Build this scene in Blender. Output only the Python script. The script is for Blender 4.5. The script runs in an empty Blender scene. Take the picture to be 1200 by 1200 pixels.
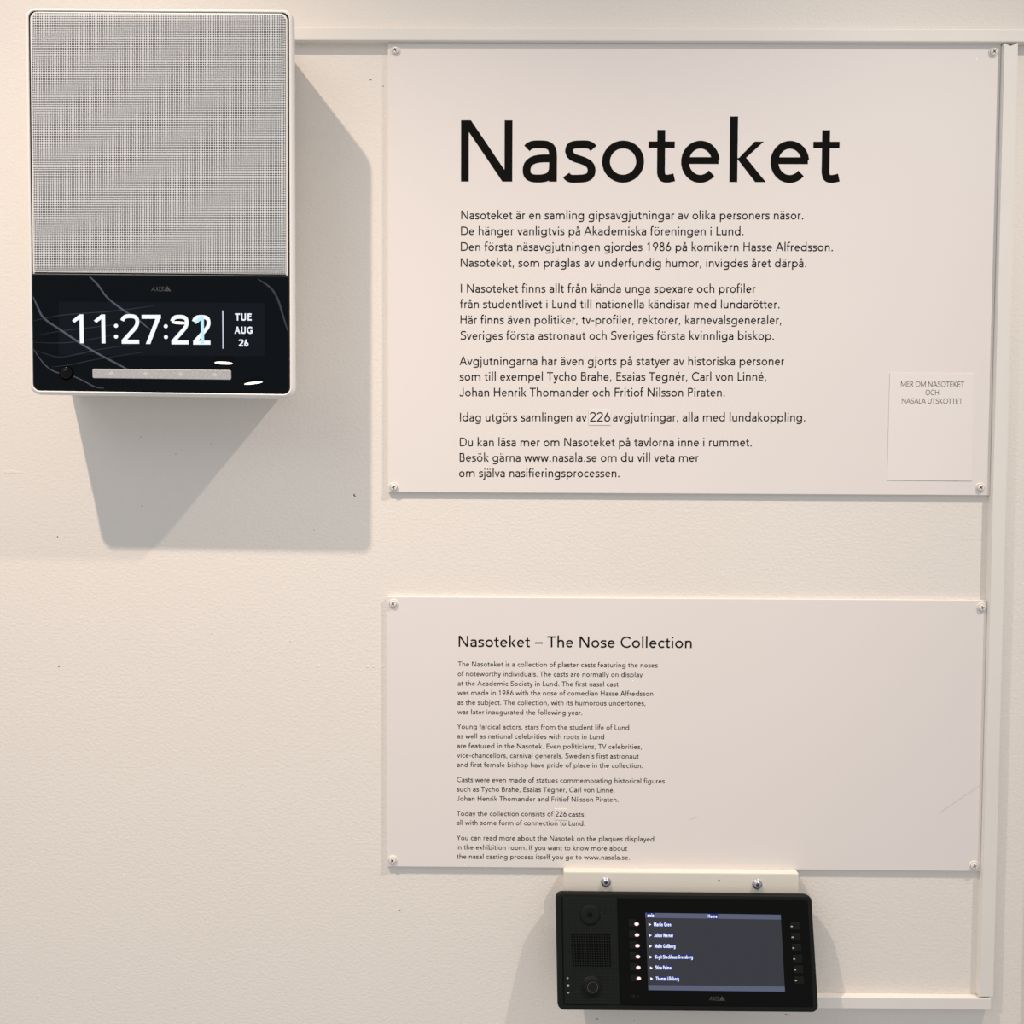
import bpy, bmesh, math, random
from mathutils import Vector, Matrix
random.seed(4)
sc = bpy.context.scene
col = sc.collection
S = 0.00061            # metres per photograph pixel on the wall
F = 1150.0             # focal length in pixels of the 1200 px frame

# ------------------------------------------------------------------ camera
Rm = (Matrix.Rotation(math.radians(.35), 3, 'Z') @ Matrix.Rotation(math.radians(90 - 2.35), 3, 'X')
      @ Matrix.Rotation(math.radians(.3), 3, 'Z'))
CAM = Vector((0, 0, 1.5)) - (Rm @ Vector((0, 0, -1))) * F * S
cd = bpy.data.cameras.new('camera'); cam = bpy.data.objects.new('camera', cd); col.objects.link(cam)
cam.matrix_world = Matrix.Translation(CAM) @ Rm.to_4x4()
cd.sensor_fit = 'HORIZONTAL'; cd.sensor_width = 36; cd.lens = 36 * F / 1200
cd.clip_start = 0.01; cd.clip_end = 60
sc.camera = cam

# ------------------------------------------------------------------ light
sc.view_settings.view_transform = 'Standard'; sc.view_settings.look = 'None'
sc.view_settings.gamma = 1; sc.view_settings.use_curve_mapping = False
sc.view_settings.exposure = 0.0
w = bpy.data.worlds.new('world'); sc.world = w; w.use_nodes = True
bg = w.node_tree.nodes['Background']
bg.inputs[0].default_value = (1, .994, 1.0, 1); bg.inputs[1].default_value = 0.471

def spot(name, loc, target, power, color, size, blend, radius):
    l = bpy.data.lights.new(name, 'SPOT'); l.energy = power; l.color = color
    l.spot_size = math.radians(size); l.spot_blend = blend; l.shadow_soft_size = radius
    o = bpy.data.objects.new(name, l); col.objects.link(o); o.location = loc
    d = Vector(target) - Vector(loc); o.rotation_euler = d.to_track_quat('-Z', 'Y').to_euler()
    return o
spot('spotlight_left', (-.532, -.540, 2.533), (.038, 0, -.067), 58.5, (1.0, .80, .65), 72.9, 1.0, .011)
spot('spotlight_right', (.635, -.410, 2.320), (-.513, 0, .395), 32.0, (1.0, .865, .76), 66.1, 1.0, .010)

al = bpy.data.lights.new('soft_fill_left', 'AREA'); al.shape = 'RECTANGLE'; al.size = .8; al.size_y = .7; al.energy = 2.75; al.color = (1, .99, .99)
ao = bpy.data.objects.new('soft_fill_left', al); col.objects.link(ao); ao.location = (-1.0, -1.3, 2.5)  # added soft fill that lifts the shaded areas on the left, no known source
ao.rotation_euler = (Vector((-.1, 0, 1.5)) - ao.location).to_track_quat('-Z', 'Y').to_euler()

# ------------------------------------------------------------------ helpers
class Plane:
    """a flat face in the scene; at(px, py, lift) is the point of it seen at that photograph pixel"""
    def __init__(s, o, n): s.o = Vector(o); s.n = Vector(n).normalized()
    def at(s, px, py, lift=0.0):
        d = Rm @ Vector(((px - 600) / F, -(py - 600) / F, -1))
        t = (s.o - CAM).dot(s.n) / d.dot(s.n)
        return CAM + d * t + s.n * lift
def wallplane(d): return Plane((0, -d * S, 0), (0, -1, 0))

def linkmesh(name, me, mat, parent=None):
    o = bpy.data.objects.new(name, me); col.objects.link(o)
    if mat: me.materials.append(mat)
    if parent:
        o.parent = parent
    return o
def finish(bm, name, mat, parent=None, smooth=False, origin=None):
    """one mesh object; vertices are given in world space and moved to the parent's (or origin's) space"""
    off = Vector((0, 0, 0))
    if parent:
        off = Vector(parent['_o'])
    elif origin is not None:
        off = Vector(origin)
    bmesh.ops.recalc_face_normals(bm, faces=bm.faces)
    bmesh.ops.translate(bm, vec=-off, verts=bm.verts)
    me = bpy.data.meshes.new(name); bm.to_mesh(me); bm.free()
    if smooth:
        for p in me.polygons: p.use_smooth = True
    o = linkmesh(name, me, mat, parent)
    if not parent and origin is not None: o.location = off
    o['_o'] = tuple(off)
    return o
def thing(name, label, cat, loc, group=None):
    o = bpy.data.objects.new(name, None); col.objects.link(o); o.location = loc; o.empty_display_size = .02
    o['label'] = label; o['category'] = cat; o['_o'] = tuple(loc)
    if group: o['group'] = group
    return o
def lab(o, **k):
    for a, b in k.items(): o[a] = b
    return o

def rrect(corners, r, n=6):
    """pixel polygon of a quadrilateral TL,TR,BR,BL with rounded corners"""
    out = []
    for i in range(4):
        c = Vector(corners[i]); a = Vector(corners[i - 1]); b = Vector(corners[(i + 1) % 4])
        if r <= 0: out.append(tuple(c)); continue
        u = (a - c).normalized(); v = (b - c).normalized(); ctr = c + (u + v) * r
        for k in range(n + 1):
            t = math.pi / 2 * k / n
            p = ctr - v * r * math.cos(t) - u * r * math.sin(t)
            out.append((p.x, p.y))
    return out
def ring(cx, cy, r, n=24, ry=None):
    ry = ry or r
    return [(cx + r * math.cos(2 * math.pi * k / n), cy + ry * math.sin(2 * math.pi * k / n)) for k in range(n)]
def inset(poly, d):
    """move the polygon's points d inwards (pixels)"""
    n = len(poly); out = []
    cx = sum(p[0] for p in poly) / n; cy = sum(p[1] for p in poly) / n
    for i in range(n):
        a = Vector(poly[i - 1]); c = Vector(poly[i]); b = Vector(poly[(i + 1) % n])
        t = (b - a).normalized(); nn = Vector((-t.y, t.x))
        if nn.dot(Vector((cx, cy)) - c) < 0: nn = -nn
        q = c + nn * d; out.append((q.x, q.y))
    return out
def loft(bm, pl, layers, cap_first=False, cap_last=True):
    """layers: (pixel polygon, lift); pixels are read on the plane itself, then moved along its normal"""
    rows = [[bm.verts.new(pl.at(x, y) + pl.n * h) for x, y in poly] for poly, h in layers]
    n = len(rows[0])
    for a, b in zip(rows, rows[1:]):
        for i in range(n):
            bm.faces.new((a[i], a[(i + 1) % n], b[(i + 1) % n], b[i]))
    if cap_first: bm.faces.new(rows[0][::-1])
    if cap_last: bm.faces.new(rows[-1])
    return rows
def slab(name, pl, poly, h0, h1, mat, parent=None, bevel=0, smooth=False, origin=None):
    bm = bmesh.new(); k = 1 if h1 > h0 else -1
    L = [(poly, h0)]
    if bevel: L += [(poly, h1 - k * bevel * S), (inset(poly, bevel * .3), h1 - k * bevel * .3 * S), (inset(poly, bevel), h1)]
    else: L += [(poly, h1)]
    loft(bm, pl, L, cap_first=True)
    return finish(bm, name, mat, parent, smooth, origin)

# ------------------------------------------------------------------ materials
def mat(name, rgb, rough=.6, spec=.5, emit=None, estr=0, metal=0, ior=1.45):
    m = bpy.data.materials.new(name); m.use_nodes = True
    b = m.node_tree.nodes['Principled BSDF']
    b.inputs['Base Color'].default_value = (*rgb, 1); b.inputs['Roughness'].default_value = rough
    b.inputs['Specular IOR Level'].default_value = spec; b.inputs['Metallic'].default_value = metal
    b.inputs['IOR'].default_value = ior
    if emit:
        b.inputs['Emission Color'].default_value = (*emit, 1); b.inputs['Emission Strength'].default_value = estr
    return m
def nd(m, t, **k):
    n = m.node_tree.nodes.new(t)
    for a, b in k.items(): setattr(n, a, b)
    return n
def bump(m, scale, dist, detail=3, stretch=(1, 1, 1), strength=1.0, second=None):
    nt = m.node_tree; L = nt.links.new
    tc = nd(m, 'ShaderNodeTexCoord'); mp = nd(m, 'ShaderNodeMapping'); mp.inputs['Scale'].default_value = stretch
    L(tc.outputs['Object'], mp.inputs['Vector'])
    no = nd(m, 'ShaderNodeTexNoise'); no.inputs['Scale'].default_value = scale; no.inputs['Detail'].default_value = detail
    L(mp.outputs['Vector'], no.inputs['Vector'])
    bp = nd(m, 'ShaderNodeBump'); bp.inputs['Distance'].default_value = dist; bp.inputs['Strength'].default_value = strength
    L(no.outputs['Fac'], bp.inputs['Height'])
    L(bp.outputs['Normal'], nt.nodes['Principled BSDF'].inputs['Normal'])
    return tc, mp, no, bp
def mottle(m, a, b, scale=6, detail=4):
    nt = m.node_tree; L = nt.links.new
    tc = nd(m, 'ShaderNodeTexCoord'); no = nd(m, 'ShaderNodeTexNoise')
    no.inputs['Scale'].default_value = scale; no.inputs['Detail'].default_value = detail
    L(tc.outputs['Object'], no.inputs['Vector'])
    cr = nd(m, 'ShaderNodeValToRGB')
    cr.color_ramp.elements[0].position = .35; cr.color_ramp.elements[1].position = .65
    cr.color_ramp.elements[0].color = (*a, 1); cr.color_ramp.elements[1].color = (*b, 1)
    L(no.outputs['Fac'], cr.inputs['Fac']); L(cr.outputs['Color'], nt.nodes['Principled BSDF'].inputs['Base Color'])

WALL = mat('wall_paint', (.80, .765, .715), .75, .3)
mottle(WALL, (.795, .755, .705), (.81, .775, .725), 4)
bump(WALL, 420, .0005, 4, (1, 1, 1.3), .55)
TRIM = mat('trim_paint', (.80, .775, .735), .5, .4); mottle(TRIM, (.785, .76, .715), (.81, .785, .745), 9)
bump(TRIM, 60, .0002, 3, (1, 1, 1), .5)
BOARD = mat('board_print', (.80, .76, .735), .55, .35); mottle(BOARD, (.795, .753, .73), (.805, .767, .742), 5)
PAPER = mat('paper_label', (.83, .79, .765), .6, .3)
INK = mat('black_print', (.009, .009, .008), .8, 0)
INK2 = mat('dark_grey_print', (.022, .019, .018), .8, 0)
SCREW = mat('cream_screw', (.80, .775, .735), .35, .5)
SLOT = mat('screw_slot_dark', (.10, .085, .07), .7, .2)
HOUSING = mat('white_plastic', (.80, .785, .765), .45, .5)
GROOVE = mat('dark_gap', (.03, .026, .024), .8, .1)
GLASS = mat('black_glass', (.0008, .0022, .0045), 0.0, .19, ior=1.42)
LCD = mat('lit_lcd', (.001, .002, .004), 0.0, .20, (.25, .40, .65), .007)
WHITE_LIT = mat('lit_digits', (.01, .01, .01), .4, 0, (.95, .98, 1), 1.0)
CYAN_LIT = mat('fading_digit', (.01, .01, .01), .4, 0, (.55, .90, 1.0), .97)
LINE_LIT = mat('lit_line', (.01, .01, .01), .4, 0, (.62, .62, .78), .9)
DATE_LIT = mat('lit_date', (.01, .01, .01), .4, 0, (.88, .92, 1.0), 1.0)
DIFF = mat('light_bar_diffuser', (.55, .53, .53), .35, .5); mottle(DIFF, (.38, .39, .41), (.45, .46, .475), 700, 2)
LEDS = mat('led_seen_through_diffuser', (.55, .54, .545), .35, .5)
LOGO = mat('grey_logo', (.075, .075, .075), .6, .1)
LENS = mat('lens_glass', (.001, .0012, .0014), .02, .25)
BLACK = mat('black_plastic', (.0085, .0105, .010), .5, .12)
BLACK2 = mat('black_matte_panel', (.0085, .0115, .0105), .55, .12)
BGLASS = mat('console_black_glass', (.003, .0035, .0033), .2, .10)
HOLE = mat('hole_black', (.0015, .0015, .0015), .9, .05)
BUTTON = mat('black_button', (.0065, .009, .0085), .5, .14)
WOOD = mat('painted_wood_strip', (.74, .71, .63), .5, .4); mottle(WOOD, (.72, .69, .61), (.76, .735, .66), 10)
bump(WOOD, 90, .0003, 3, (1, 1, 9), .25)
STEEL = mat('zinc_steel', (.62, .63, .66), .34, .5, metal=1)
STEEL_D = mat('steel_recess', (.22, .22, .25), .4, .5, metal=1)
SCR = mat('console_screen', (.003, .003, .004), .25, .1, (.235, .24, .30), .17)
SCR_BAR = mat('console_screen_bar', (.003, .003, .004), .2, .3, (.27, .31, .50), .35)
SCR_TXT = mat('console_screen_text', (.01, .01, .01), .4, 0, (.9, .94, 1), 1.1)
HALO = mat('console_text_glow', (.01, .01, .03), .4, .1, (.03, .07, .50), .36)
LED_R = mat('red_white_led', (.01, .01, .01), .4, 0, (1.0, .90, .93), 1.05)
LED_HALO = mat('red_led_halo', (.02, .003, .003), .4, .2, (.5, .02, .03), .10)
GREYP = mat('light_grey_print', (.42, .43, .43), .5, .2)
DIRT = mat('nail_hole_dark', (.16, .13, .105), .9, .1)
SCRATCH = mat('faint_scratch', (.56, .52, .49), .8, .1)

# perforated grille: white metal with small dark holes on a square grid
GRILLE = mat('perforated_grille', (.72, .71, .69), .5, .4)
def grille_nodes(m, pitch, fill, light, dark):
    nt = m.node_tree; L = nt.links.new
    tc = nd(m, 'ShaderNodeTexCoord'); sp = nd(m, 'ShaderNodeSeparateXYZ'); L(tc.outputs['UV'], sp.inputs[0])
    def cell(sock):
        a = nd(m, 'ShaderNodeMath', operation='FRACT'); L(sock, a.inputs[0])
        b = nd(m, 'ShaderNodeMath', operation='SUBTRACT'); L(a.outputs[0], b.inputs[0]); b.inputs[1].default_value = .5
        c = nd(m, 'ShaderNodeMath', operation='POWER'); L(b.outputs[0], c.inputs[0]); c.inputs[1].default_value = 2
        return c.outputs[0]
    ad = nd(m, 'ShaderNodeMath', operation='ADD'); L(cell(sp.outputs['X']), ad.inputs[0]); L(cell(sp.outputs['Y']), ad.inputs[1])
    lt = nd(m, 'ShaderNodeMath', operation='LESS_THAN'); L(ad.outputs[0], lt.inputs[0]); lt.inputs[1].default_value = fill * fill
    mx = nd(m, 'ShaderNodeMixRGB'); mx.inputs[1].default_value = (*light, 1); mx.inputs[2].default_value = (*dark, 1)
    L(lt.outputs[0], mx.inputs[0]); L(mx.outputs[0], nt.nodes['Principled BSDF'].inputs['Base Color'])
    iv = nd(m, 'ShaderNodeMath', operation='SUBTRACT'); iv.inputs[0].default_value = 1; L(lt.outputs[0], iv.inputs[1])
    bp = nd(m, 'ShaderNodeBump'); bp.inputs['Distance'].default_value = .0003; bp.inputs['Strength'].default_value = .3
    L(iv.outputs[0], bp.inputs['Height']); L(bp.outputs[0], nt.nodes['Principled BSDF'].inputs['Normal'])
grille_nodes(GRILLE, 1, .395, (.70, .74, .77), (.03, .03, .03))
MESHP = mat('embossed_panel', (.0095, .0125, .0115), .6, .12)
grille_nodes(MESHP, 1, .36, (.011, .0145, .0135), (.0055, .007, .0065))

# ------------------------------------------------------------------ lettering: a humanist-geometric stroke alphabet
def bez(p0, p1, p2, p3, n=7):
    out = []
    for k in range(n + 1):
        t = k / n; u = 1 - t
        out.append((u**3*p0[0] + 3*u*u*t*p1[0] + 3*u*t*t*p2[0] + t**3*p3[0], u**3*p0[1] + 3*u*u*t*p1[1] + 3*u*t*t*p2[1] + t**3*p3[1]))
    return out
def arc(cx, cy, rx, ry, a0, a1, n=None):
    n = n or max(4, int(abs(a1 - a0) / 15))
    return [(cx + rx * math.cos(math.radians(a0 + (a1 - a0) * k / n)), cy + ry * math.sin(math.radians(a0 + (a1 - a0) * k / n))) for k in range(n + 1)]
def ribbon(pts, w):
    """list of quads for a stroke of width w"""
    P = [Vector(p) for p in pts]; q = [P[0]]
    for p in P[1:]:
        if (p - q[-1]).length > 1e-4: q.append(p)
    P = q; n = len(P); closed = (P[0] - P[-1]).length < 1e-3
    if closed: P = P[:-1]; n -= 1
    L, Rr = [], []
    for i in range(n):
        a = P[i - 1] if (i > 0 or closed) else None
        b = P[(i + 1) % n] if (i < n - 1 or closed) else None
        if a is None: t = (b - P[i]).normalized(); m = Vector((-t.y, t.x)); k = 1
        elif b is None: t = (P[i] - a).normalized(); m = Vector((-t.y, t.x)); k = 1
        else:
            t1 = (P[i] - a).normalized(); t2 = (b - P[i]).normalized()
            n1 = Vector((-t1.y, t1.x)); n2 = Vector((-t2.y, t2.x)); m = (n1 + n2)
            if m.length < 1e-6: m = n1.copy()
            m.normalize(); k = 1 / max(.45, m.dot(n1))
        L.append(P[i] + m * k * w / 2); Rr.append(P[i] - m * k * w / 2)
    out = []
    for i in range(n if closed else n - 1):
        j = (i + 1) % n
        out.append([tuple(L[i]), tuple(Rr[i]), tuple(Rr[j]), tuple(L[j])])
    return out
def diag(x0, y0, x1, y1, w):
    """stroke with horizontally cut ends; x is the centre line"""
    L = math.hypot(x1 - x0, y1 - y0); h = w * L / abs(y1 - y0) / 2
    return [[(x0 - h, y0), (x0 + h, y0), (x1 + h, y1), (x1 - h, y1)]]
def box(x0, y0, x1, y1): return [[(x0, y0), (x1, y0), (x1, y1), (x0, y1)]]
def dot(cx, cy, r): return [arc(cx, cy, r, r, 0, 360, 12)[:-1]]

XH, CAP, ASC, DES = 468, 708, 756, -205
def glyph(c, w):
    """-> (advance, polygons) in 1/1000 em"""
    h = w / 2; q = []
    R_ = lambda pts, ww=w: q.extend(ribbon(pts, ww))
    if c == ' ': return 265, []
    if c in 'äåöé':
        base = {'ä': 'a', 'å': 'a', 'ö': 'o', 'é': 'e'}[c]; adv, q = glyph(base, w); q = list(q)
        cx = {'a': 235, 'o': 290, 'e': 275}[base]
        if c in 'äö': q += dot(cx - 95, 640, w * .56) + dot(cx + 95, 640, w * .56)
        elif c == 'å': q += ribbon(arc(cx, 640, 68, 68, 0, 360, 16), w * .72)
        else: q += [[(cx - 40, 555), (cx + 20, 555), (cx + 110, 720), (cx + 10, 720)]]
        return adv, q
    if c == 'a':
        o = 35; xr = o + 400 - h
        R_(bez((o + 48, 385), (o + 90, 435), (o + 140, 478 - h), (o + 205, 478 - h)) + bez((o + 205, 478 - h), (o + 310, 478 - h), (xr, 410), (xr, 295)) + [(xr, 0)])
        R_([(xr, 270), (o + 250, 270)] + bez((o + 250, 270), (o + 100, 267), (o + h, 215), (o + h, 132)) + bez((o + h, 132), (o + h, 60), (o + 90, -10 + h), (o + 175, -10 + h)) + bez((o + 175, -10 + h), (o + 280, -10 + h), (xr, 60), (xr, 175)))
        return 495, q
    if c == 's':
        o = 30
        R_(bez((o + 335, 385), (o + 300, 440), (o + 240, 478 - h), (o + 185, 478 - h), 6) + bez((o + 185, 478 - h), (o + 90, 478 - h), (o + 42 + 8, 420), (o + 50, 352), 6)
           + bez((o + 50, 352), (o + 60, 260), (o + 170, 270), (o + 240, 232), 6) + bez((o + 240, 232), (o + 300, 205), (o + 314, 170), (o + 314, 128), 6)
           + bez((o + 314, 128), (o + 314, 50), (o + 240, -10 + h), (o + 168, -10 + h), 6) + bez((o + 168, -10 + h), (o + 100, -10 + h), (o + 50, 20), (o + 18, 78), 6))
        return 420, q
    if c == 'o': R_(arc(290, 234, 245 - h, 244 - h, 0, 360, 32)); return 580, q
    if c == 'c': R_(arc(285, 234, 240 - h, 244 - h, 47, 313, 20)); return 470, q
    if c == 'e':
        R_(arc(270, 234, 225 - h, 244 - h, 5, 360 - 42, 24)); q += box(50 + h, 208, 490 - h * .2, 208 + w * .86); return 535, q
    if c in 'bp':
        R_(arc(325, 234, 250 - h, 244 - h, 0, 360, 28)); q += box(75, 0 if c == 'b' else DES, 75 + w, ASC if c == 'b' else XH); return 620, q
    if c in 'dqg':
        R_(arc(295, 234, 250 - h, 244 - h, 0, 360, 28))
        if c == 'd': q += box(545 - w, 0, 545, ASC)
        if c == 'q': q += box(545 - w, DES, 545, XH)
        if c == 'g':
            R_([(545 - h, XH), (545 - h, 20)] + bez((545 - h, 20), (545 - h, -110), (450, -218 + h), (300, -218 + h)) + bez((300, -218 + h), (210, -218 + h), (140, -190), (85, -135)))
        return 620, q
    if c in 'nhmr':
        q += box(75, 0, 75 + w, ASC if c == 'h' else XH)
        if c == 'r': R_(bez((75 + h, 230), (75 + h, 400), (150, 478 - h), (250, 478 - h)) + [(312, 468 - h)]); return 350, q
        xs = [(75 + h, 490 - h)] if c != 'm' else [(75 + h, 455 - h), (455 - h, 835 - h)]
        for a, b in xs:
            m_ = (a + b) / 2 + 8
            R_(bez((a, 240), (a, 400), (m_ - 90, 478 - h), (m_, 478 - h)) + bez((m_, 478 - h), (m_ + 110, 478 - h), (b, 400), (b, 280)) + [(b, 0)])
        return (905 if c == 'm' else 560), q
    if c == 'u':
        a, b = 70 + h, 485 - h; q += box(485 - w, 0, 485, XH); m_ = (a + b) / 2 - 8
        R_([(a, XH), (a, 190)] + bez((a, 190), (a, 60), (m_ - 100, -10 + h), (m_, -10 + h)) + bez((m_, -10 + h), (m_ + 90, -10 + h), (b, 70), (b, 230))); return 560, q
    if c == 't':
        q += box(152 - h, 100, 152 + h, 600) + box(5, XH - w * .82, 310, XH)
        R_([(152, 140)] + bez((152, 140), (152, 40), (180, -8 + h), (240, -8 + h)) + [(308, 8 + h)]); return 340, q
    if c == 'f':
        q += box(20, XH - w * .82, 300, XH) + box(130 - h, 0, 130 + h, 560)
        R_([(130, 540)] + bez((130, 540), (130, 700), (180, 765 - h), (255, 765 - h)) + [(315, 757 - h)]); return 315, q
    if c == 'i': q += box(122 - h, 0, 122 + h, XH) + dot(122, 655, w * .62); return 243, q
    if c == 'j':
        R_([(122, XH), (122, -70)] + bez((122, -70), (122, -170), (90, -212 + h), (30, -212 + h)) + [(-15, -205 + h)]); q += dot(122, 655, w * .62); return 245, q
    if c == 'l': q += box(122 - h, 0, 122 + h, ASC); return 243, q
    if c == 'k':
        q += box(75, 0, 75 + w, ASC); d = w * .68
        q += [[(75 + w, 262), (365, XH), (365 + w * 1.15, XH), (75 + w * 1.6, 240)], [(75 + w * .9, 275), (75 + w * 2.0, 290), (500, 0), (500 - w * 1.35, 0)]]; return 505, q
    if c == 'v': q += diag(10 + h, XH, 232, 0, w) + diag(232, 0, 454 - h, XH, w); return 464, q
    if c == 'w':
        for a, b, t in ((10 + h, 190, 0), (190, 355, 1), (355, 520, 0), (520, 700 - h, 1)): q += diag(a, XH, b, 0, w) if not t else diag(a, 0, b, XH, w)
        return 710, q
    if c == 'x': q += diag(20 + h, XH, 430 - h, 0, w) + diag(20 + h, 0, 430 - h, XH, w); return 450, q
    if c == 'y':
        q += diag(10 + h, XH, 235, 0 + 15, w); R_([(454 - h, XH), (215, -100)] + bez((215, -100), (180, -190), (140, -212 + h), (85, -212 + h)) + [(40, -205 + h)]); return 464, q
    # capitals
    if c == 'A': q += diag(15 + h, 0, 340, CAP, w) + diag(665 - h, 0, 340, CAP, w) + box(150, 185, 530, 185 + w * .9); return 680, q
    if c == 'B':
        q += box(85, 0, 85 + w, CAP)
        R_([(85 + h, CAP - h), (330, CAP - h)] + bez((330, CAP - h), (440, CAP - h), (490 - h, 640), (490 - h, 540)) + bez((490 - h, 540), (490 - h, 430), (430, 380), (330, 380)) + [(85 + h, 380)])
        R_([(85 + h, 380), (340, 380)] + bez((340, 380), (470, 380), (530 - h, 310), (530 - h, 200)) + bez((530 - h, 200), (530 - h, 80), (450, h), (340, h)) + [(85 + h, h)]); return 590, q
    if c == 'C': R_(arc(415, 354, 365 - h, 367 - h, 43, 317, 26)); return 710, q
    if c == 'G': R_(arc(415, 354, 365 - h, 367 - h, 43, 308, 26)); R_([(430, 355 - h), (700 - h, 355 - h), (700 - h, 60)]); return 780, q
    if c == 'D':
        q += box(85, 0, 85 + w, CAP)
        R_([(85 + h, CAP - h), (330, CAP - h)] + bez((330, CAP - h), (560, CAP - h), (690 - h, 560), (690 - h, 354), 10) + bez((690 - h, 354), (690 - h, 150), (560, h), (330, h), 10) + [(85 + h, h)]); return 740, q
    if c in 'EF':
        q += box(85, 0, 85 + w, CAP) + box(85, CAP - w, 495, CAP) + box(85, 335, 470, 335 + w)
        if c == 'E': q += box(85, 0, 510, w)
        return (555 if c == 'E' else 520), q
    if c == 'H': q += box(85, 0, 85 + w, CAP) + box(635 - w, 0, 635, CAP) + box(85, 335, 635, 335 + w); return 720, q
    if c == 'I': q += box(85, 0, 85 + w, CAP); return 170 + w, q
    if c == 'J': R_([(375 - h, CAP), (375 - h, 180)] + bez((375 - h, 180), (375 - h, 50), (300, -10 + h), (195, -10 + h)) + bez((195, -10 + h), (110, -10 + h), (60, 40), (30 + h * .4, 130))); return 455, q
    if c == 'K':
        q += box(85, 0, 85 + w, CAP); q += [[(85 + w, 370), (470, CAP), (470 + w * 1.4, CAP), (85 + w * 1.5, 330)], [(85 + w, 385), (85 + w * 2.2, 400), (620, 0), (620 - w * 1.45, 0)]]; return 630, q
    if c == 'L': q += box(85, 0, 85 + w, CAP) + box(85, 0, 465, w); return 475, q
    if c == 'M': q += box(80, 0, 80 + w, CAP) + box(800 - w, 0, 800, CAP) + diag(80 + w * .65, CAP, 440, 70, w) + diag(800 - w * .65, CAP, 440, 70, w); return 880, q
    if c == 'N': q += box(85, 0, 85 + w, CAP) + box(685 - w, 0, 685, CAP) + diag(85 + w * .62, CAP, 685 - w * .62, 0, w * 1.05); return 770, q
    if c == 'O': R_(arc(415, 354, 370 - h, 367 - h, 0, 360, 36)); return 830, q
    if c in 'PR':
        q += box(85, 0, 85 + w, CAP)
        R_([(85 + h, CAP - h), (310, CAP - h)] + bez((310, CAP - h), (440, CAP - h), (505 - h, 640), (505 - h, 525)) + bez((505 - h, 525), (505 - h, 410), (440, 345), (310, 345)) + [(85 + h, 345)])
        if c == 'R': q += diag(520, 0, 300, 345, w)
        return (560 if c == 'P' else 600), q
    if c == 'S':
        o = 40
        R_(bez((o + 450, 600), (o + 410, 670), (o + 340, 718 - h), (o + 260, 718 - h)) + bez((o + 260, 718 - h), (o + 130, 718 - h), (o + 60, 640), (o + 60, 545))
           + bez((o + 60, 545), (o + 60, 400), (o + 200, 400), (o + 290, 365)) + bez((o + 290, 365), (o + 390, 330), (o + 440, 280), (o + 440, 195))
           + bez((o + 440, 195), (o + 440, 70), (o + 350, -10 + h), (o + 235, -10 + h)) + bez((o + 235, -10 + h), (o + 130, -10 + h), (o + 60, 30), (o + 15, 115))); return 555, q
    if c == 'T': q += box(15, CAP - w, 545, CAP) + box(280 - h, 0, 280 + h, CAP); return 560, q
    if c == 'U': R_([(80 + h, CAP), (80 + h, 250)] + bez((80 + h, 250), (80 + h, 80), (190, -10 + h), (340, -10 + h)) + bez((340, -10 + h), (490, -10 + h), (600 - h, 80), (600 - h, 250)) + [(600 - h, CAP)]); return 680, q
    if c == 'V': q += diag(15 + h, CAP, 310, 0, w) + diag(605 - h, CAP, 310, 0, w); return 620, q
    if c == 'W':
        for a, b, t in ((15 + h, 250, 0), (250, 470, 1), (470, 690, 0), (690, 925 - h, 1)): q += diag(a, CAP, b, 0, w) if not t else diag(a, 0, b, CAP, w)
        return 940, q
    if c == 'X': q += diag(30 + h, CAP, 590 - h, 0, w) + diag(30 + h, 0, 590 - h, CAP, w); return 620, q
    if c == 'Y': q += diag(15 + h, CAP, 290, 300, w) + diag(565 - h, CAP, 290, 300, w) + box(290 - h, 0, 290 + h, 320); return 580, q
    # figures
    if c == '1': q += box(330 - w, 0, 330, CAP) + [[(105, 560), (105 + w * .6, 505), (330 - w * .2, CAP - w * .8), (330 - w, CAP)]]; return 556, q
    if c == '2':
        R_(bez((75, 560), (110, 660), (180, 718 - h), (270, 718 - h)) + bez((270, 718 - h), (390, 718 - h), (460, 650), (460, 540)) + bez((460, 540), (460, 450), (420, 400), (340, 320)) + [(90, 60)]); q += box(55, 0, 500, w); return 556, q
    if c == '7': q += box(50, CAP - w, 495, CAP) + diag(190, 0, 495 - h * 1.1, CAP - w * .5, w); return 556, q
    if c in '69':
        p = ribbon(arc(278, 220, 230 - h, 230 - h, 0, 360, 28), w) + [[(70, 300), (70 + w * 1.15, 290), (385, CAP), (385 - w * 1.3, CAP)]]
        if c == '9': p = [[(556 - x, CAP - y) for x, y in g] for g in p]
        return 556, p
    if c == '8': R_(arc(278, 540, 185 - h, 178 - h, 0, 360, 24)); R_(arc(278, 190, 225 - h, 200 - h + 4, 0, 360, 28)); return 556, q
    if c == '.': q += dot(135, w * .55, w * .68); return 270, q
    if c == ':': q += dot(135, w * .9, w * .68) + dot(135, 420, w * .68); return 270, q
    if c == ',': q += [[(70, -110), (135, -110), (190, w * 1.2), (95, w * 1.2)]]; return 270, q
    if c == '-': q += box(40, 215, 300, 215 + w); return 340, q
    if c == '–': q += box(20, 225, 480, 225 + w); return 500, q
    if c == '’': q += [[(70, 560), (130, 560), (190, 756), (100, 756)]]; return 250, q
    if c == '>': q += [[(40, 0), (40, 600), (560, 300)]]; return 600, q
    return 300, []
def layout(text, w):
    x = 0; out = []
    for c in text:
        adv, q = glyph(c, w)
        out += [[(px + x, py) for px, py in g] for g in q]; x += adv
    return out
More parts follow.
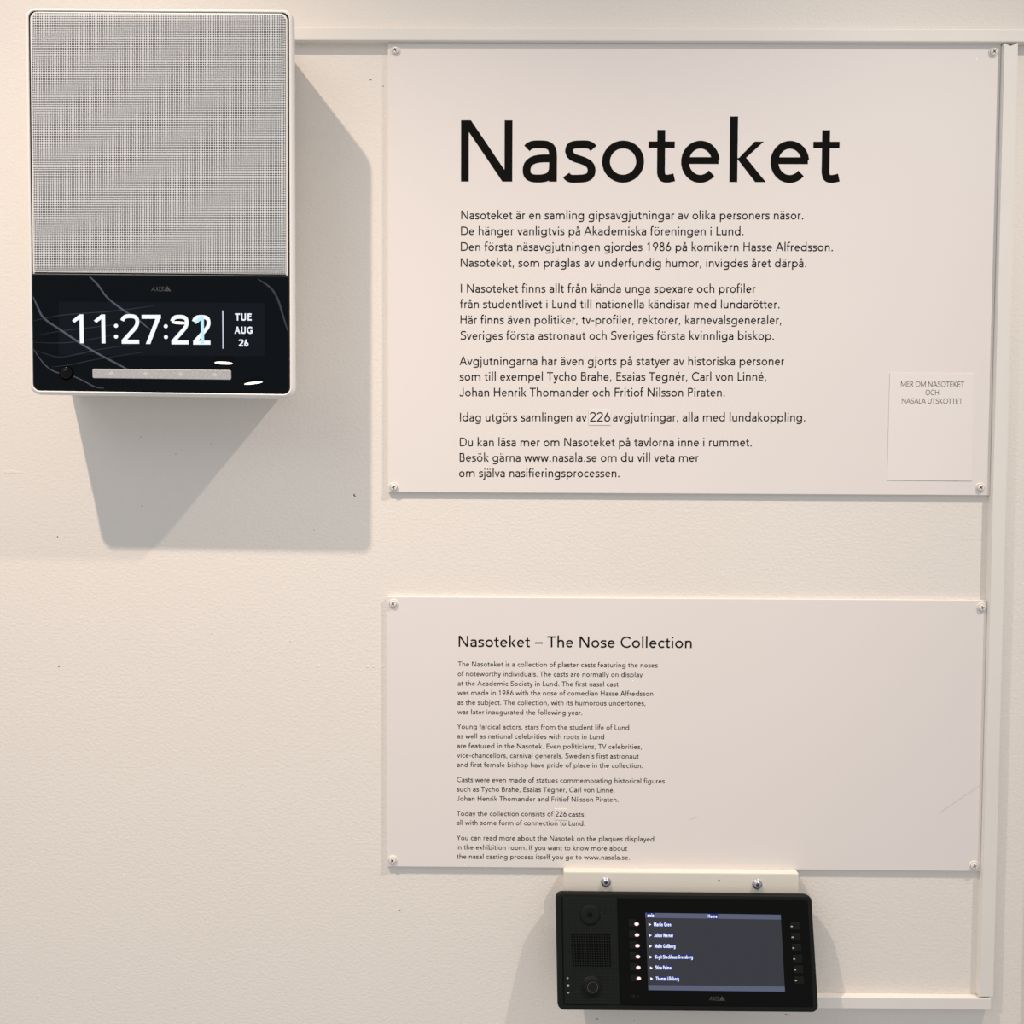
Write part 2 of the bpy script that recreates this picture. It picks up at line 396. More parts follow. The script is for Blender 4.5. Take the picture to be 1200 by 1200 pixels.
def letter(bm, pl, text, x0, y0, x1, y1, em, w, lift=.00004, slant=0):
    """ink of the text runs from pixel (x0, y0) to (x1, y1) on its baseline"""
    polys = layout(text, w) if isinstance(text, str) else text
    mn = min(p[0] for g in polys for p in g); mx = max(p[0] for g in polys for p in g)
    A = pl.at(x0, y0); B = pl.at(x1, y1); ax = (B - A); L = ax.length; ax.normalize()
    up = pl.n.cross(ax); up = up if up.z > 0 else -up
    sy = em * L / math.hypot(x1 - x0, y1 - y0) / 1000; sx = L / (mx - mn)
    for k_, g in enumerate(polys):
        lift_ = lift + (k_ % 41) * 1.2e-6
        vs = [bm.verts.new(A + ax * ((px - mn) * sx + slant * py * sy) + up * (py * sy) + pl.n * lift_) for px, py in g]
        try: f = bm.faces.new(vs)
        except ValueError: continue
def textobj(name, pl, lines, mt, parent, w, em, lift=.00004, slant=0):
    bm = bmesh.new()
    for l in lines:
        letter(bm, pl, l[0], l[1], l[2], l[3], l[4], l[5] if len(l) > 5 else em, w, lift, slant)
    bm.normal_update()
    for f in bm.faces:
        if f.normal.dot(pl.n) < 0: f.normal_flip()
    off = Vector(parent['_o'])
    bmesh.ops.translate(bm, vec=-off, verts=bm.verts)
    me = bpy.data.meshes.new(name); bm.to_mesh(me); bm.free()
    return linkmesh(name, me, mt, parent)

# ------------------------------------------------------------------ setting
def X(px): return (px) * S
def boxmesh(name, x0, x1, z0, z1, d0, d1, m, bevel=0.0006, parent=None):
    """box on the wall; x, z in metres, d = pixels out from the wall"""
    bm = bmesh.new()
    for x in (x0, x1):
        for y in (-d0 * S, -d1 * S):
            for z in (z0, z1): bm.verts.new((x, y, z))
    bmesh.ops.convex_hull(bm, input=bm.verts)
    bmesh.ops.dissolve_limit(bm, angle_limit=.01, verts=bm.verts, edges=bm.edges)
    if bevel: bmesh.ops.bevel(bm, geom=bm.edges[:], offset=bevel, segments=2, profile=.6, affect='EDGES')
    o = finish(bm, name, m, parent, origin=None if parent else ((x0 + x1) / 2, 0, (z0 + z1) / 2))
    return o
bm = bmesh.new()
for x in (-1.6, 1.6):
    for y in (0, .12):
        for z in (.0, 2.9): bm.verts.new((x, y, z))
bmesh.ops.convex_hull(bm, input=bm.verts)
bmesh.ops.dissolve_limit(bm, angle_limit=.01, verts=bm.verts, edges=bm.edges)
wall = finish(bm, 'wall_back', WALL, origin=(0, 0, 0)); wall['kind'] = 'structure'
W0 = wallplane(0); W4 = wallplane(4.3); W10 = wallplane(10)
ZT = W10.at(760, 47.9).z; ZTT = W10.at(760, 33).z
o = boxmesh('trim_1', W10.at(316, 40).x, 1.2, ZT, ZTT, 0, 10, TRIM); o['kind'] = 'structure'
XR = W10.at(1163, 578).x
# upright trim with its notched top end
bm = bmesh.new()
xr2 = W10.at(1183.5, 400).x + .0005; zt = ZT - .0004; zb = W10.at(1155, 1168.5).z
outl = [(XR, zb), (xr2, zb), (xr2, zt - .0006), (xr2 - .0006, zt), (XR + .0046, zt - .0030), (XR + .0018, zt - .0006), (XR, zt - .0010)]
a = [bm.verts.new((x, 0, z)) for x, z in outl]; b = [bm.verts.new((x, -10 * S, z)) for x, z in outl]
n = len(outl)
for i in range(n): bm.faces.new((a[i], a[(i + 1) % n], b[(i + 1) % n], b[i]))
bm.faces.new(b); bm.faces.new(a[::-1])
bmesh.ops.bevel(bm, geom=[e for e in bm.edges if abs(e.verts[0].co.y - e.verts[1].co.y) < 1e-6 and e.verts[0].co.y < -.001], offset=.0005, segments=2, affect='EDGES')
o = finish(bm, 'trim_2', TRIM, origin=(XR, 0, zb)); o['kind'] = 'structure'
o = boxmesh('trim_3', W10.at(880, 1175).x, W10.at(1161.5, 1175).x, W10.at(1100, 1183.2).z, W10.at(1100, 1169.6).z, 0, 10, TRIM); o['kind'] = 'structure'
o = boxmesh('trim_4', .3815, .4500, .9, 1.9, 0, 25, TRIM); o['kind'] = 'structure'
# small marks on the wall
def mark(px, py, r, ry=None, m=DIRT, depth=.0001):
    bm = bmesh.new(); loft(bm, W0, [(ring(px, py, r, 10, ry), 0), (ring(px, py, r * .7, 10, (ry or r) * .7), depth)])
    finish(bm, 'nail_hole' if m is DIRT else 'paint_blob', m, wall)
for px, py, r, ry in ((69, 781, .9, 1.2), (67.5, 629, .8, .9), (415, 580, .9, 1.4), (434.5, 93.6, 1.3, .6), (416, 581.5, .8, .8), (468, 1067, 1.6, .8), (449, 101, .6, .9), (1169, 598, .7, .9),
                      (248, 520, .6, .6), (206, 532, .5, .5), (166, 593, .5, .5), (368, 621, .5, .5), (1163, 731, .8, 1), (921, 1189, 1.6, .7), (925, 1189.5, .8, .6), (743, 1196, .7, .5), (700, 1194, 1.6, .5), (248, 743, .6, .5), (340, 752, .5, .4), (165, 512, .5, .5)):
    mark(px, py, r, ry)
for px, py, r, ry in ((373, 780, 2.4, 2.6), (431, 781, 2.6, 1.8), (438, 781, 2.4, 1.8), (449, 781, 2.6, 2.2), (12, 553, 9, 2.0), (22, 554, 5, 1.6)):
    mark(px, py, r, ry, WALL, .00012)

# ------------------------------------------------------------------ screws
def pan_screw(parent, pl, px, py, r=5.4, rot=0.0, dx=0, dy=0, slot=2.5):
    """cream round-headed screw: cup washer, dome, cross recess; built on plane pl"""
    bm = bmesh.new(); c = pl.at(px, py); ax = pl.n
    rr = r * S
    u = Vector((1, 0, 0)); v = Vector((0, 0, 1))
    prof = [(1.0, 0), (1.0, .06), (.95, .16), (.84, .22), (.80, .20), (.78, .05), (.73, .05), (.72, .30), (.66, .42), (.52, .49), (.30, .52), (0.001, .525)]
    rows = []
    for R0, hh in prof:
        rows.append([bm.verts.new(c + u * rr * R0 * math.cos(t) + v * rr * R0 * math.sin(t) + ax * rr * hh) for t in [2 * math.pi * k / 24 for k in range(24)]])
    for a, b in zip(rows, rows[1:]):
        for i in range(24): bm.faces.new((a[i], a[(i + 1) % 24], b[(i + 1) % 24], b[i]))
    s = finish(bm, 'screw', SCREW, parent, False)
    bm = bmesh.new(); c2 = c + ax * rr * .535
    for k in range(2):
        t = rot + k * math.pi / 2; e = u * math.cos(t) + v * math.sin(t); g = -u * math.sin(t) + v * math.cos(t)
        L = slot * S; wd = .55 * S
        vs = [bm.verts.new(c2 + e * a_ * L + g * b_ * wd) for a_, b_ in ((-1, -.4), (-.4, -1), (.4, -1), (1, -.4), (1, .4), (.4, 1), (-.4, 1), (-1, .4))]
        bm.faces.new(vs)
    s['_o'] = parent['_o']
    finish(bm, 'cross_slot', SLOT, s)
    return s

# ------------------------------------------------------------------ board 1
T1 = 4.3
z1b = W4.at(800, 578.6).z; xl1 = (W4.at(454.6, 60).x + W4.at(454.4, 560).x) / 2; xr1 = XR - .0002
b1 = thing('information_board', 'large white board with big black heading and five paragraphs, upper of the two boards', 'sign', ((xl1 + xr1) / 2, 0, z1b))
boxmesh('panel', xl1, xr1, z1b, ZT - .00005, 0.15, T1, BOARD, .0004, b1)
for px, py, r in ((463.5, 58.5, .5), (1164, 60.5, .7), (461.5, 570, .3), (1148.5, 570.5, .6)): pan_screw(b1, W4, px, py + .8, 5.6, r)
textobj('heading', W4, [('Nasoteket', 540, 212.8, 984, 213.6)], INK, b1, 92, 100.2)
BODY = 94; EM1 = 14.2
textobj('paragraph', W4, [
    ('Nasoteket är en samling gipsavgjutningar av olika personers näsor.', 540.4, 257, 941.4, 257.2),
    ('De hänger vanligtvis på Akademiska föreningen i Lund.', 540.2, 275.4, 871.4, 275.7),
    ('Den första näsavgjutningen gjordes 1986 på komikern Hasse Alfredsson.', 540, 294, 976, 294.4),
    ('Nasoteket, som präglas av underfundig humor, invigdes året därpå.', 539.8, 312.6, 945, 313.1)], INK, b1, BODY, EM1)
textobj('paragraph', W4, [
    ('I Nasoteket finns allt från kända unga spexare och profiler', 540, 342.8, 885.4, 343.1),
    ('från studentlivet i Lund till nationella kändisar med lundarötter.', 539.2, 361.1, 913.6, 361.4),
    ('Här finns även politiker, tv-profiler, rektorer, karnevalsgeneraler,', 539.6, 379.6, 915.6, 379.8),
    ('Sveriges första astronaut och Sveriges första kvinnliga biskop.', 539.4, 398, 907, 398.2)], INK, b1, BODY, EM1)
textobj('paragraph', W4, [
    ('Avgjutningarna har även gjorts på statyer av historiska personer', 538.4, 427.8, 919, 428),
    ('som till exempel Tycho Brahe, Esaias Tegnér, Carl von Linné,', 538.4, 446.1, 898, 446.3),
    ('Johan Henrik Thomander och Fritiof Nilsson Piraten.', 538.4, 464.5, 849.4, 464.6)], INK, b1, BODY, EM1)
textobj('paragraph', W4, [
    ('Idag utgörs samlingen av', 539, 493.7, 687.6, 493.7),
    ('avgjutningar, alla med lundakoppling.', 718.2, 493.7, 943.6, 493.8)], INK, b1, BODY, EM1)
textobj('paragraph', W4, [
    ('Du kan läsa mer om Nasoteket på tavlorna inne i rummet.', 538.8, 523, 881, 523.2),
    ('Besök gärna www.nasala.se om du vill veta mer', 538.6, 540.9, 818.6, 541.1),
    ('om själva nasifieringsprocessen.', 538, 559, 725.9, 559.2)], INK, b1, BODY, EM1)

# number patch and corner label stuck on board 1
def sticker(name, label, poly, pl, thick, group=None, m=PAPER):
    c = pl.at(sum(p[0] for p in poly) / 4, max(p[1] for p in poly))
    t = thing(name, label, 'sticker', c)
    slab('paper', pl, poly, .00003, thick * S, m, t)
    return t
st = sticker('number_sticker', 'small white sticker reading 226 pasted into the Swedish text of the upper board', [(690, 480.5), (715.8, 480.5), (715.5, 498), (690, 498)], W4, .55)
textobj('number', W4, [('226', 691, 494, 715, 494.1)], INK, st, 84, 15.2, lift=.00042)
qr = sticker('corner_label', 'white paper label with three lines of grey capitals, lower right of upper board', [(1042.7, 437.3), (1141, 437.8), (1138.8, 563.4), (1039.6, 562.4)], W4, .6)
textobj('label_text', W4, [('MER OM NASOTEKET', 1055.6, 453, 1129.6, 453.4, 8.5), ('OCH', 1084.2, 462.7, 1099.7, 462.8, 8.3), ('NASALA UTSKOTTET', 1056.6, 472.8, 1127.4, 473.2, 8.5)], INK2, qr, 60, 8.5, lift=.00044)

# ------------------------------------------------------------------ board 2
xl2 = (W4.at(453.8, 700).x + W4.at(452.7, 1010).x) / 2; z2t = W4.at(800, 701.4).z; z2b = W4.at(800, 1018.3).z
b2 = thing('information_board', 'lower white board with the short English text, above the black console', 'sign', ((xl2 + xr1) / 2, 0, z2b))
boxmesh('panel', xl2, xr1, z2b, z2t, 0.15, T1, BOARD, .0004, b2)
for px, py, r in ((460.8, 706.6, .6), (1150, 711, .3), (460, 1007, .7), (1141, 1013.5, .4)): pan_screw(b2, W4, px, py + .8, 5.6, r)
textobj('heading', W4, [('Nasoteket – The Nose Collection', 537.4, 757.9, 810.6, 759.4)], INK, b2, 96, 18.4)
EM2 = 8.15; BW = 97
def P2(lines): textobj('paragraph', W4, lines, INK2, b2, BW, EM2)
P2([('The Nasoteket is a collection of plaster casts featuring the noses', 536.7, 781, 770.7, 782.3),
    ('of noteworthy individuals. The casts are normally on display', 536.4, 792.2, 753, 793.3),
    ('at the Academic Society in Lund. The first nasal cast', 536.4, 803.4, 724.7, 804.5),
    ('was made in 1986 with the nose of comedian Hasse Alfredsson', 536.2, 814.5, 765.3, 815.6),
    ('as the subject. The collection, with its humorous undertones,', 536.1, 825.8, 756.4, 826.8),
    ('was later inaugurated the following year.', 536.1, 837, 682.4, 837.8)])
P2([('Young farcical actors, stars from the student life of Lund', 535.8, 854.2, 737.2, 855.4),
    ('as well as national celebrities with roots in Lund', 535.8, 865.3, 708, 866.3),
    ('are featured in the Nasotek. Even politicians, TV celebrities,', 535.6, 876.6, 752, 877.8),
    ('vice-chancellors, carnival generals, Sweden’s first astronaut', 535.6, 887.8, 748.6, 889),
    ('and first female bishop have pride of place in the collection.', 535.4, 898.7, 753.3, 900)])
P2([('Casts were even made of statues commemorating historical figures', 535.4, 916.3, 779, 918),
    ('such as Tycho Brahe, Esaias Tegnér, Carl von Linné,', 535.3, 927.5, 720.2, 928.6),
    ('Johan Henrik Thomander and Fritiof Nilsson Piraten.', 535.2, 938.4, 724.7, 939.7)])
P2([('Today the collection consists of', 535.2, 956, 648.4, 956.5), ('casts,', 666.3, 956.9, 686, 957.1),
    ('all with some form of connection to Lund.', 535.1, 966.7, 685.6, 967.7)])
P2([('You can read more about the Nasotek on the plaques displayed', 535.2, 984.4, 766.4, 986),
    ('in the exhibition room. If you want to know more about', 535.2, 995.4, 735, 996.9),
    ('the nasal casting process itself you go to www.nasala.se.', 535.1, 1006.4, 738, 1007.6)])
st = sticker('number_sticker', 'tiny white sticker reading 226 pasted into the English text of the lower board', [(650, 947.5), (664.5, 947.6), (664.5, 960.8), (650, 960.4)], W4, .5)
textobj('number', W4, [('226', 650.8, 956.5, 663.9, 956.7)], INK2, st, 92, 8.8, lift=.00038)
slab('scratch', W4, [(809, 960), (819, 957), (819, 957.5), (809, 960.5)], .00003, .00005, SCRATCH, b2)
slab('scratch', W4, [(1100, 953), (1125, 936), (1149, 920), (1149, 920.5), (1125, 936.6), (1100, 953.7)], .00003, .00005, SCRATCH, b2)

# ------------------------------------------------------------------ wall speaker with clock
D9 = wallplane(90)
FR = [(28.5, 8.0), (343.2, 10.2), (344.4, 466.5), (34.0, 462.0)]
outer = rrect(FR, 12.5, 8)
spk = thing('wall_speaker', 'white wall speaker with perforated grille above a black glass clock display', 'speaker', tuple(D9.at(187, 466) + Vector((0, 90 * S, 0))))
# housing: front shell with rounded rim, tapering back to a smaller wall plate
def grow(poly, k, cx=187, cy=236): return [(cx + (x - cx) * k, cy + (y - cy) * k) for x, y in poly]
bm = bmesh.new()
rearpx = rrect([(40, 18), (318, 18), (320, 447), (36, 448)], 11, 8)
L = [(rearpx, -89.8 * S), (inset(outer, .8), -12 * S), (outer, -7 * S), (outer, -3 * S), (inset(outer, 1.0), -1.3 * S), (inset(outer, 2.8), -.2 * S), (inset(outer, 4.4), 0), (inset(outer, 4.6), -3 * S)]
loft(bm, D9, L, cap_first=True, cap_last=True)
finish(bm, 'housing', HOUSING, spk, True)
for p in spk.children[-1].data.polygons: p.use_smooth = len(p.vertices) == 4
slab('shadow_gap', D9, inset(outer, 4.0), -2.95 * S, -.9 * S, GROOVE, spk)  # dark plate: the shade inside the groove is put into its colour
# grille plate (dish-edged) and glass
def uvgrid(o, pl, pitch_px, off):
    me = o.data; uv = me.uv_layers.new(name='UVMap'); oo = Vector(off); sc_ = pitch_px * S * .92
    for p in me.polygons:
        for li in p.loop_indices:
            v = me.vertices[me.loops[li].vertex_index].co
            uv.data[li].uv = (v.x / sc_, v.z / sc_)
glt = [(34.6, 12.8), (337.0, 15.0), (337.7, 324.0), (38.0, 321.4)]
g0 = rrect(glt, 0)
def mixr(c, rt, rb, n=6):
    """quad with rounded top (rt) and bottom (rb) corners"""
    A_ = rrect(c, rt, n) if rt else None; B_ = rrect(c, rb, n) if rb else None
    k = n + 1
    return (A_ or B_)[:2 * k][:] + B_[2 * k:] if rt and rb else None
gp = mixr(glt, 9, .8)
bm = bmesh.new()
loft(bm, D9, [(gp, -4 * S), (gp, -1.2 * S), (inset(gp, .9), -.3 * S), (inset(gp, 2.6), 0)], cap_first=True)
o = finish(bm, 'grille_frame', HOUSING, spk, False)
hp = mixr([(36.6, 15.0), (334.6, 17.4), (335.3, 320.6), (40.2, 317.9)], 7, .8)
bm = bmesh.new(); loft(bm, D9, [(hp, -2 * S), (hp, .25 * S), (grow(hp, .955, 186, 168), 1.0 * S)], cap_first=True)
o = finish(bm, 'grille', GRILLE, spk, False); uvgrid(o, D9, 2.0, spk['_o'])
glass_c = [(38.0, 322.3), (337.9, 324.9), (338.4, 462.6), (38.9, 458.0)]
gg = mixr(glass_c, .8, 9)
bm = bmesh.new(); loft(bm, D9, [(gg, -4 * S), (gg, -.6 * S), (inset(gg, .6), 0)], cap_first=True)
finish(bm, 'glass_panel', GLASS, spk, False)
slab('display', D9, [(69, 353.5), (310, 355.0), (310, 417.5), (69, 415.8)], -.00002, .00003, LCD, spk)
def logo(parent, pl, x0, y, x1, em, lift, m=LOGO):
    t = []
    x = 0
    for c in 'AXIS':
        adv, q = glyph(c, 95); k = .62 if c in 'AXS' else .7
        t += [[((px * k + x) + py * .18, py) for px, py in g] for g in q]; x += adv * k + 5
    bm_ = x + 60
    t += [[(bm_, 0), (bm_ + 150, 0), (bm_ + 370, 330), (bm_ + 370, 830)], [(bm_ + 390, 830), (bm_ + 390, 330), (bm_ + 590, 0), (bm_ + 800, 0)], [(bm_ + 200, 0), (bm_ + 540, 0), (bm_ + 375, 230)]]
    bmm = bmesh.new(); letter(bmm, pl, t, x0, y, x1, y + .3, em, 95, lift)
    for f in bmm.faces:
        f.normal_update()
        if f.normal.dot(pl.n) < 0: f.normal_flip()
    bmesh.ops.translate(bmm, vec=-Vector(parent['_o']), verts=bmm.verts)
    me = bpy.data.meshes.new('logo'); bmm.to_mesh(me); bmm.free(); return linkmesh('logo', me, m, parent)
logo(spk, D9, 177, 341.0, 200.5, 7.2, .00006)
# digits, with widths and heights of their own
def dig(pl, specs, m, parent, name, wt, lift):
    bm = bmesh.new()
    for c, x0, x1, y0, y1 in specs:
        em = (y1 - y0) / .708
        letter(bm, pl, c, x0, y1, x1, y1, em, wt * (.8 if c == '1' else 1), lift)
    for f in bm.faces:
        f.normal_update()
        if f.normal.dot(pl.n) < 0: f.normal_flip()
    bmesh.ops.translate(bm, vec=-Vector(parent['_o']), verts=bm.verts)
    me = bpy.data.meshes.new(name); bm.to_mesh(me); bm.free(); return linkmesh(name, me, m, parent)
bm = None
dig(D9, [('1', 85, 98.3, 368.8, 402.3), ('1', 110.6, 123.7, 368.9, 402.4), ('2', 141.7, 163.6, 369, 402.9), ('7', 166.5, 189, 369.3, 403.1),
         ('2', 200, 221.4, 369.8, 403.6), ('2', 225.5, 247, 370, 403.9)], WHITE_LIT, spk, 'clock_digits', 96, .00012)
dig(D9, [('1', 228, 239.3, 370.6, 403.2)], CYAN_LIT, spk, 'fading_digit', 92, .00016)
for cx, cy in ((136, 381.8), (136, 394.4), (194.3, 382.3), (194.5, 395)):
    slab('colon_dot', D9, ring(cx, cy, 2.35, 14), .00004, .00012, WHITE_LIT, spk)
slab('divider_line', D9, [(260.3, 364), (262, 364), (262.3, 408.6), (260.7, 408.6)], .00004, .0001, LINE_LIT, spk)
textobj('date_text', D9, [('TUE', 275.5, 375.7, 295, 375.8, 11.9), ('AUG', 274.8, 391, 296.2, 391.1, 11.6), ('26', 279.5, 405.9, 291.3, 406, 11.4)], DATE_LIT, spk, 150, 11.5, lift=.00012)
lb = slab('light_bar', D9, rrect([(108.8, 432.2), (271, 433.8), (271.2, 445.2), (108.9, 443.3)], 1.8, 4), .00002, .0008, DIFF, spk, .5)
lb['_o'] = spk['_o']
for cx in (131, 171, 212, 252): slab('led', D9, ring(cx, 437.9 + (cx - 131) * .012, 2.6, 12, 2.2), .0008, .00086, LEDS, lb)
# camera dome
bm = bmesh.new()
loft(bm, D9, [(ring(78, 437, 8.6, 28), .00002), (ring(78, 437, 8.4, 28), .0005), (ring(78, 437, 7.6, 28), .0004)] )
lr = finish(bm, 'lens_ring', HOLE, spk, True); lr['_o'] = spk['_o']
bm = bmesh.new()
loft(bm, D9, [(ring(78, 437, 7.4 * math.cos(t), 28), .0004 + 3.2 * S * math.sin(t)) for t in [k * math.pi / 2 / 7 for k in range(8)][:-1]] + [(ring(78, 437, .2, 28), .0004 + 3.2 * S)])
finish(bm, 'lens_dome', LENS, lr, True)

# ------------------------------------------------------------------ wooden strip below board 2
W16 = wallplane(15.5)
zs_t = W16.at(800, 1022.6).z; xs0 = W16.at(660.6, 1035).x; xs1 = W16.at(936, 1035).x
strip = thing('mounting_strip', 'short cream painted wooden strip with two steel screws, above the black console', 'wooden strip', ((xs0 + xs1) / 2, 0, zs_t - .05))
boxmesh('strip', xs0, xs1, zs_t - .046, zs_t, .1, 15.5, WOOD, .0008, strip)
def steel_screw(px, py, r0):
    c = W16.at(px, py); bm = bmesh.new(); rr = 5.9 * S; u = Vector((1, 0, 0)); v = Vector((0, 0, 1)); ax = W16.n
    prof = [(1, 0), (1, .12), (.92, .2), (.72, .2), (.72, .32), (.70, .5), (.6, .62), (.45, .68), (.40, .66), (.32, .60), (.02, .58)]
    rows = [[bm.verts.new(c + (u * math.cos(t) + v * math.sin(t)) * rr * a_ + ax * rr * b_) for t in [2 * math.pi * k / 24 for k in range(24)]] for a_, b_ in prof]
    for a_, b_ in zip(rows, rows[1:]):
        for i in range(24): bm.faces.new((a_[i], a_[(i + 1) % 24], b_[(i + 1) % 24], b_[i]))
    s = finish(bm, 'screw', STEEL, strip, True); s['_o'] = strip['_o']
    bm = bmesh.new(); c2 = c + ax * rr * .69
    for k in range(3):
        t = r0 + k * math.pi / 3; e = u * math.cos(t) + v * math.sin(t); g = -u * math.sin(t) + v * math.cos(t)
        bm.faces.new([bm.verts.new(c2 + e * a_ * rr * .42 + g * b_ * rr * .11) for a_, b_ in ((-1, -1), (1, -1), (1, 1), (-1, 1))])
    finish(bm, 'recess', STEEL_D, s)
steel_screw(710, 1033.2, .2); steel_screw(887.2, 1036, .5)
mk_ = bmesh.new(); loft(mk_, W16, [(ring(842.5, 1032.2, 1.3, 8), 0), (ring(842.5, 1032.2, .8, 8), .0001)]); finish(mk_, 'nail_hole', GROOVE, strip)

# ------------------------------------------------------------------ console, tilted forward at its foot
pt = wallplane(25).at(800, 1046.5); pb = wallplane(57).at(806, 1185.5)
v_ = (pt - pb).normalized(); nn = Vector((1, 0, 0)).cross(v_)
if nn.y > 0: nn = -nn
CP = Plane(pb, nn)
con = thing('intercom_console', 'black desk console with lit name list on its screen, mounted under the lower board', 'intercom', tuple(pb + Vector((0, .015, 0))))
IC = [(651, 1045.2), (951.5, 1048.6), (960, 1187), (653.6, 1184.2)]
io = rrect(IC, 8, 6)
bm = bmesh.new()
loft(bm, CP, [(inset(io, 5), -18 * S), (inset(io, 1.2), -14 * S), (io, -9 * S), (io, -3 * S), (inset(io, .9), -.9 * S), (inset(io, 2.6), 0), (inset(io, 6.4), 0), (inset(io, 6.9), -1.6 * S)], cap_first=True)
finish(bm, 'housing', BLACK, con, False)
# wedge stand behind: reaches the wooden strip
bm = bmesh.new()
sp_ = [(-.052, -15), (.052, -15)]
xc = (xs0 + xs1) / 2
for x in (xc - .055, xc + .055):
    for z, y in ((CP.at(800, 1056).z, -15.6 * S), (CP.at(800, 1165).z, -1 * S), (CP.at(800, 1165).z, CP.at(800, 1165, -17 * S).y), (CP.at(800, 1060).z, CP.at(800, 1060, -17 * S).y)):
        bm.verts.new((x, y, z))
bmesh.ops.convex_hull(bm, input=bm.verts)
finish(bm, 'stand', BLACK, con)
# left speaker section
LP = [(659.4, 1051.5), (722.8, 1052.2), (726.4, 1177.8), (661.8, 1176.5)]
o = slab('speaker_panel', CP, rrect(LP, .8, 2), -1.5 * S, .1 * S, MESHP, con, .3); uvgrid(o, CP, 2.45, con['_o'])
RP = [(724.4, 1052.4), (946.6, 1055.0), (953.4, 1180.2), (728.0, 1177.6)]
slab('glass_front', CP, rrect(RP, 2, 3), -1.5 * S, .15 * S, BGLASS, con, .3)
# microphone disc with seven holes
bm = bmesh.new(); cx, cy = 691.3, 1072
loft(bm, CP, [(ring(cx, cy, 11.8, 32), .1 * S), (ring(cx, cy, 11.6, 32), 1.2 * S), (ring(cx, cy, 10.2, 32), 2.0 * S), (ring(cx, cy, 6, 32), 1.7 * S), (ring(cx, cy, .3, 32), 1.5 * S)])
mic = finish(bm, 'microphone', BLACK2, con, True); mic['_o'] = con['_o']
for k in range(7):
    a_ = (0, 0) if k == 0 else (2.4 * math.cos(k * math.pi / 3), 2.4 * math.sin(k * math.pi / 3))
    slab('hole', CP, ring(cx + a_[0], cy + a_[1], .85, 8), 1.5 * S, 1.85 * S, HOLE, mic)
# square speaker holes
def bil(c, u, v):
    a = Vector(c[0]).lerp(Vector(c[1]), u); b = Vector(c[3]).lerp(Vector(c[2]), u); p = a.lerp(b, v); return p.x, p.y
GR = [(668.8, 1093.6), (715.4, 1094.2), (716.8, 1133.4), (670.6, 1133.0)]
gh = None
for i in range(16):
    for j in range(14):
        cx_, cy_ = bil(GR, (i + .5) / 16, (j + .5) / 14); r_ = .98
        bm = bmesh.new(); vs = [bm.verts.new(CP.at(cx_ + a_ * r_, cy_ + b_ * r_, .16 * S)) for a_, b_ in ((-1, .7), (-.7, 1), (.7, 1), (1, .7), (1, -.7), (.7, -1), (-.7, -1), (-1, -.7))]
        bm.faces.new(vs)
        if i == 0 and j == 0: spkg = bm
        else:
            m2 = bpy.data.meshes.new('t'); bm.to_mesh(m2); bm.free(); spkg.from_mesh(m2); bpy.data.meshes.remove(m2)
o = finish(spkg, 'speaker_holes', HOLE, con); o['kind'] = 'stuff'
# knob
cx, cy = 693.4, 1155.4
bm = bmesh.new()
loft(bm, CP, [(ring(cx - .8, cy - .4, 11.4, 32), .1 * S), (ring(cx - .8, cy - .4, 11.0, 32), .6 * S), (ring(cx - .4, cy, 9.9, 32), .4 * S), (ring(cx, cy, 9.6, 32), 3.4 * S), (ring(cx, cy, 8.6, 32), 4.2 * S), (ring(cx, cy, 7, 32), 3.9 * S), (ring(cx, cy, .3, 32), 3.5 * S)])
kn = finish(bm, 'knob', BLACK, con, True); kn['_o'] = con['_o']
bm = bmesh.new(); a_ = [bm.verts.new(CP.at(x, y, 4.35 * S)) for x, y in ring(cx + .8, cy + .4, 6.3, 32)]; b_ = [bm.verts.new(CP.at(x, y, 4.35 * S)) for x, y in ring(cx + .8, cy + .4, 5.7, 32)]
for i in range(32): bm.faces.new((a_[i], a_[(i + 1) % 32], b_[(i + 1) % 32], b_[i]))
finish(bm, 'ring', LOGO, kn)
bm = bmesh.new()
def face(pts, lift=.2): bm.faces.new([bm.verts.new(CP.at(x, y, lift * S)) for x, y in pts])
face([(664, 1145.9), (666.4, 1145.9), (666.4, 1146.7), (664, 1146.7)]); face([(664.8, 1145.1), (665.6, 1145.1), (665.6, 1147.5), (664.8, 1147.5)])
face(ring(665.7, 1155.1, 1.5, 10)); face([(664.4, 1163.2), (667, 1163.2), (667, 1164.1), (664.4, 1164.1)])
finish(bm, 'volume_marks', GREYP, con)
# buttons and their lights
for k in range(6):
    x = 737 + k * .42; y = 1082.3 + k * 12.85
    b_ = slab('button', CP, rrect([(x - .6, y - 5), (x + 8.2, y - 4.9), (x + 8.4, y + 3.8), (x - .4, y + 3.7)], 1.5, 3), .15 * S, 1.0 * S, BUTTON, con, .4); b_['_o'] = con['_o']
    x2 = 745.8 + k * .5; y2 = 1082.8 + k * 12.75
    slab('indicator_glow', CP, ring(x2, y2, 3.4, 14, 2.8), .16 * S, 1.04 * S, LED_HALO, b_)  # halo of the light, painted as a faintly emitting red disc
    slab('indicator_light', CP, ring(x2 + .1, y2 - .1, 2.6, 14, 1.95), 1.04 * S, 1.1 * S, LED_R, b_)
for k in range(6):
    x = 925.6 + k * .98; y = 1085.2 + k * 12.72
    b_ = slab('button', CP, rrect([(x, y - 4.6), (x + 11.4, y - 4.4), (x + 11.7, y + 4.4), (x + .3, y + 4.2)], 1.5, 3), .15 * S, 1.0 * S, BUTTON, con, .4); b_['_o'] = con['_o']
    slab('indicator_light', CP, ring(x + 1.9, y + .2, 1.4, 10, .8), 1.0 * S, 1.05 * S, GREYP, b_)
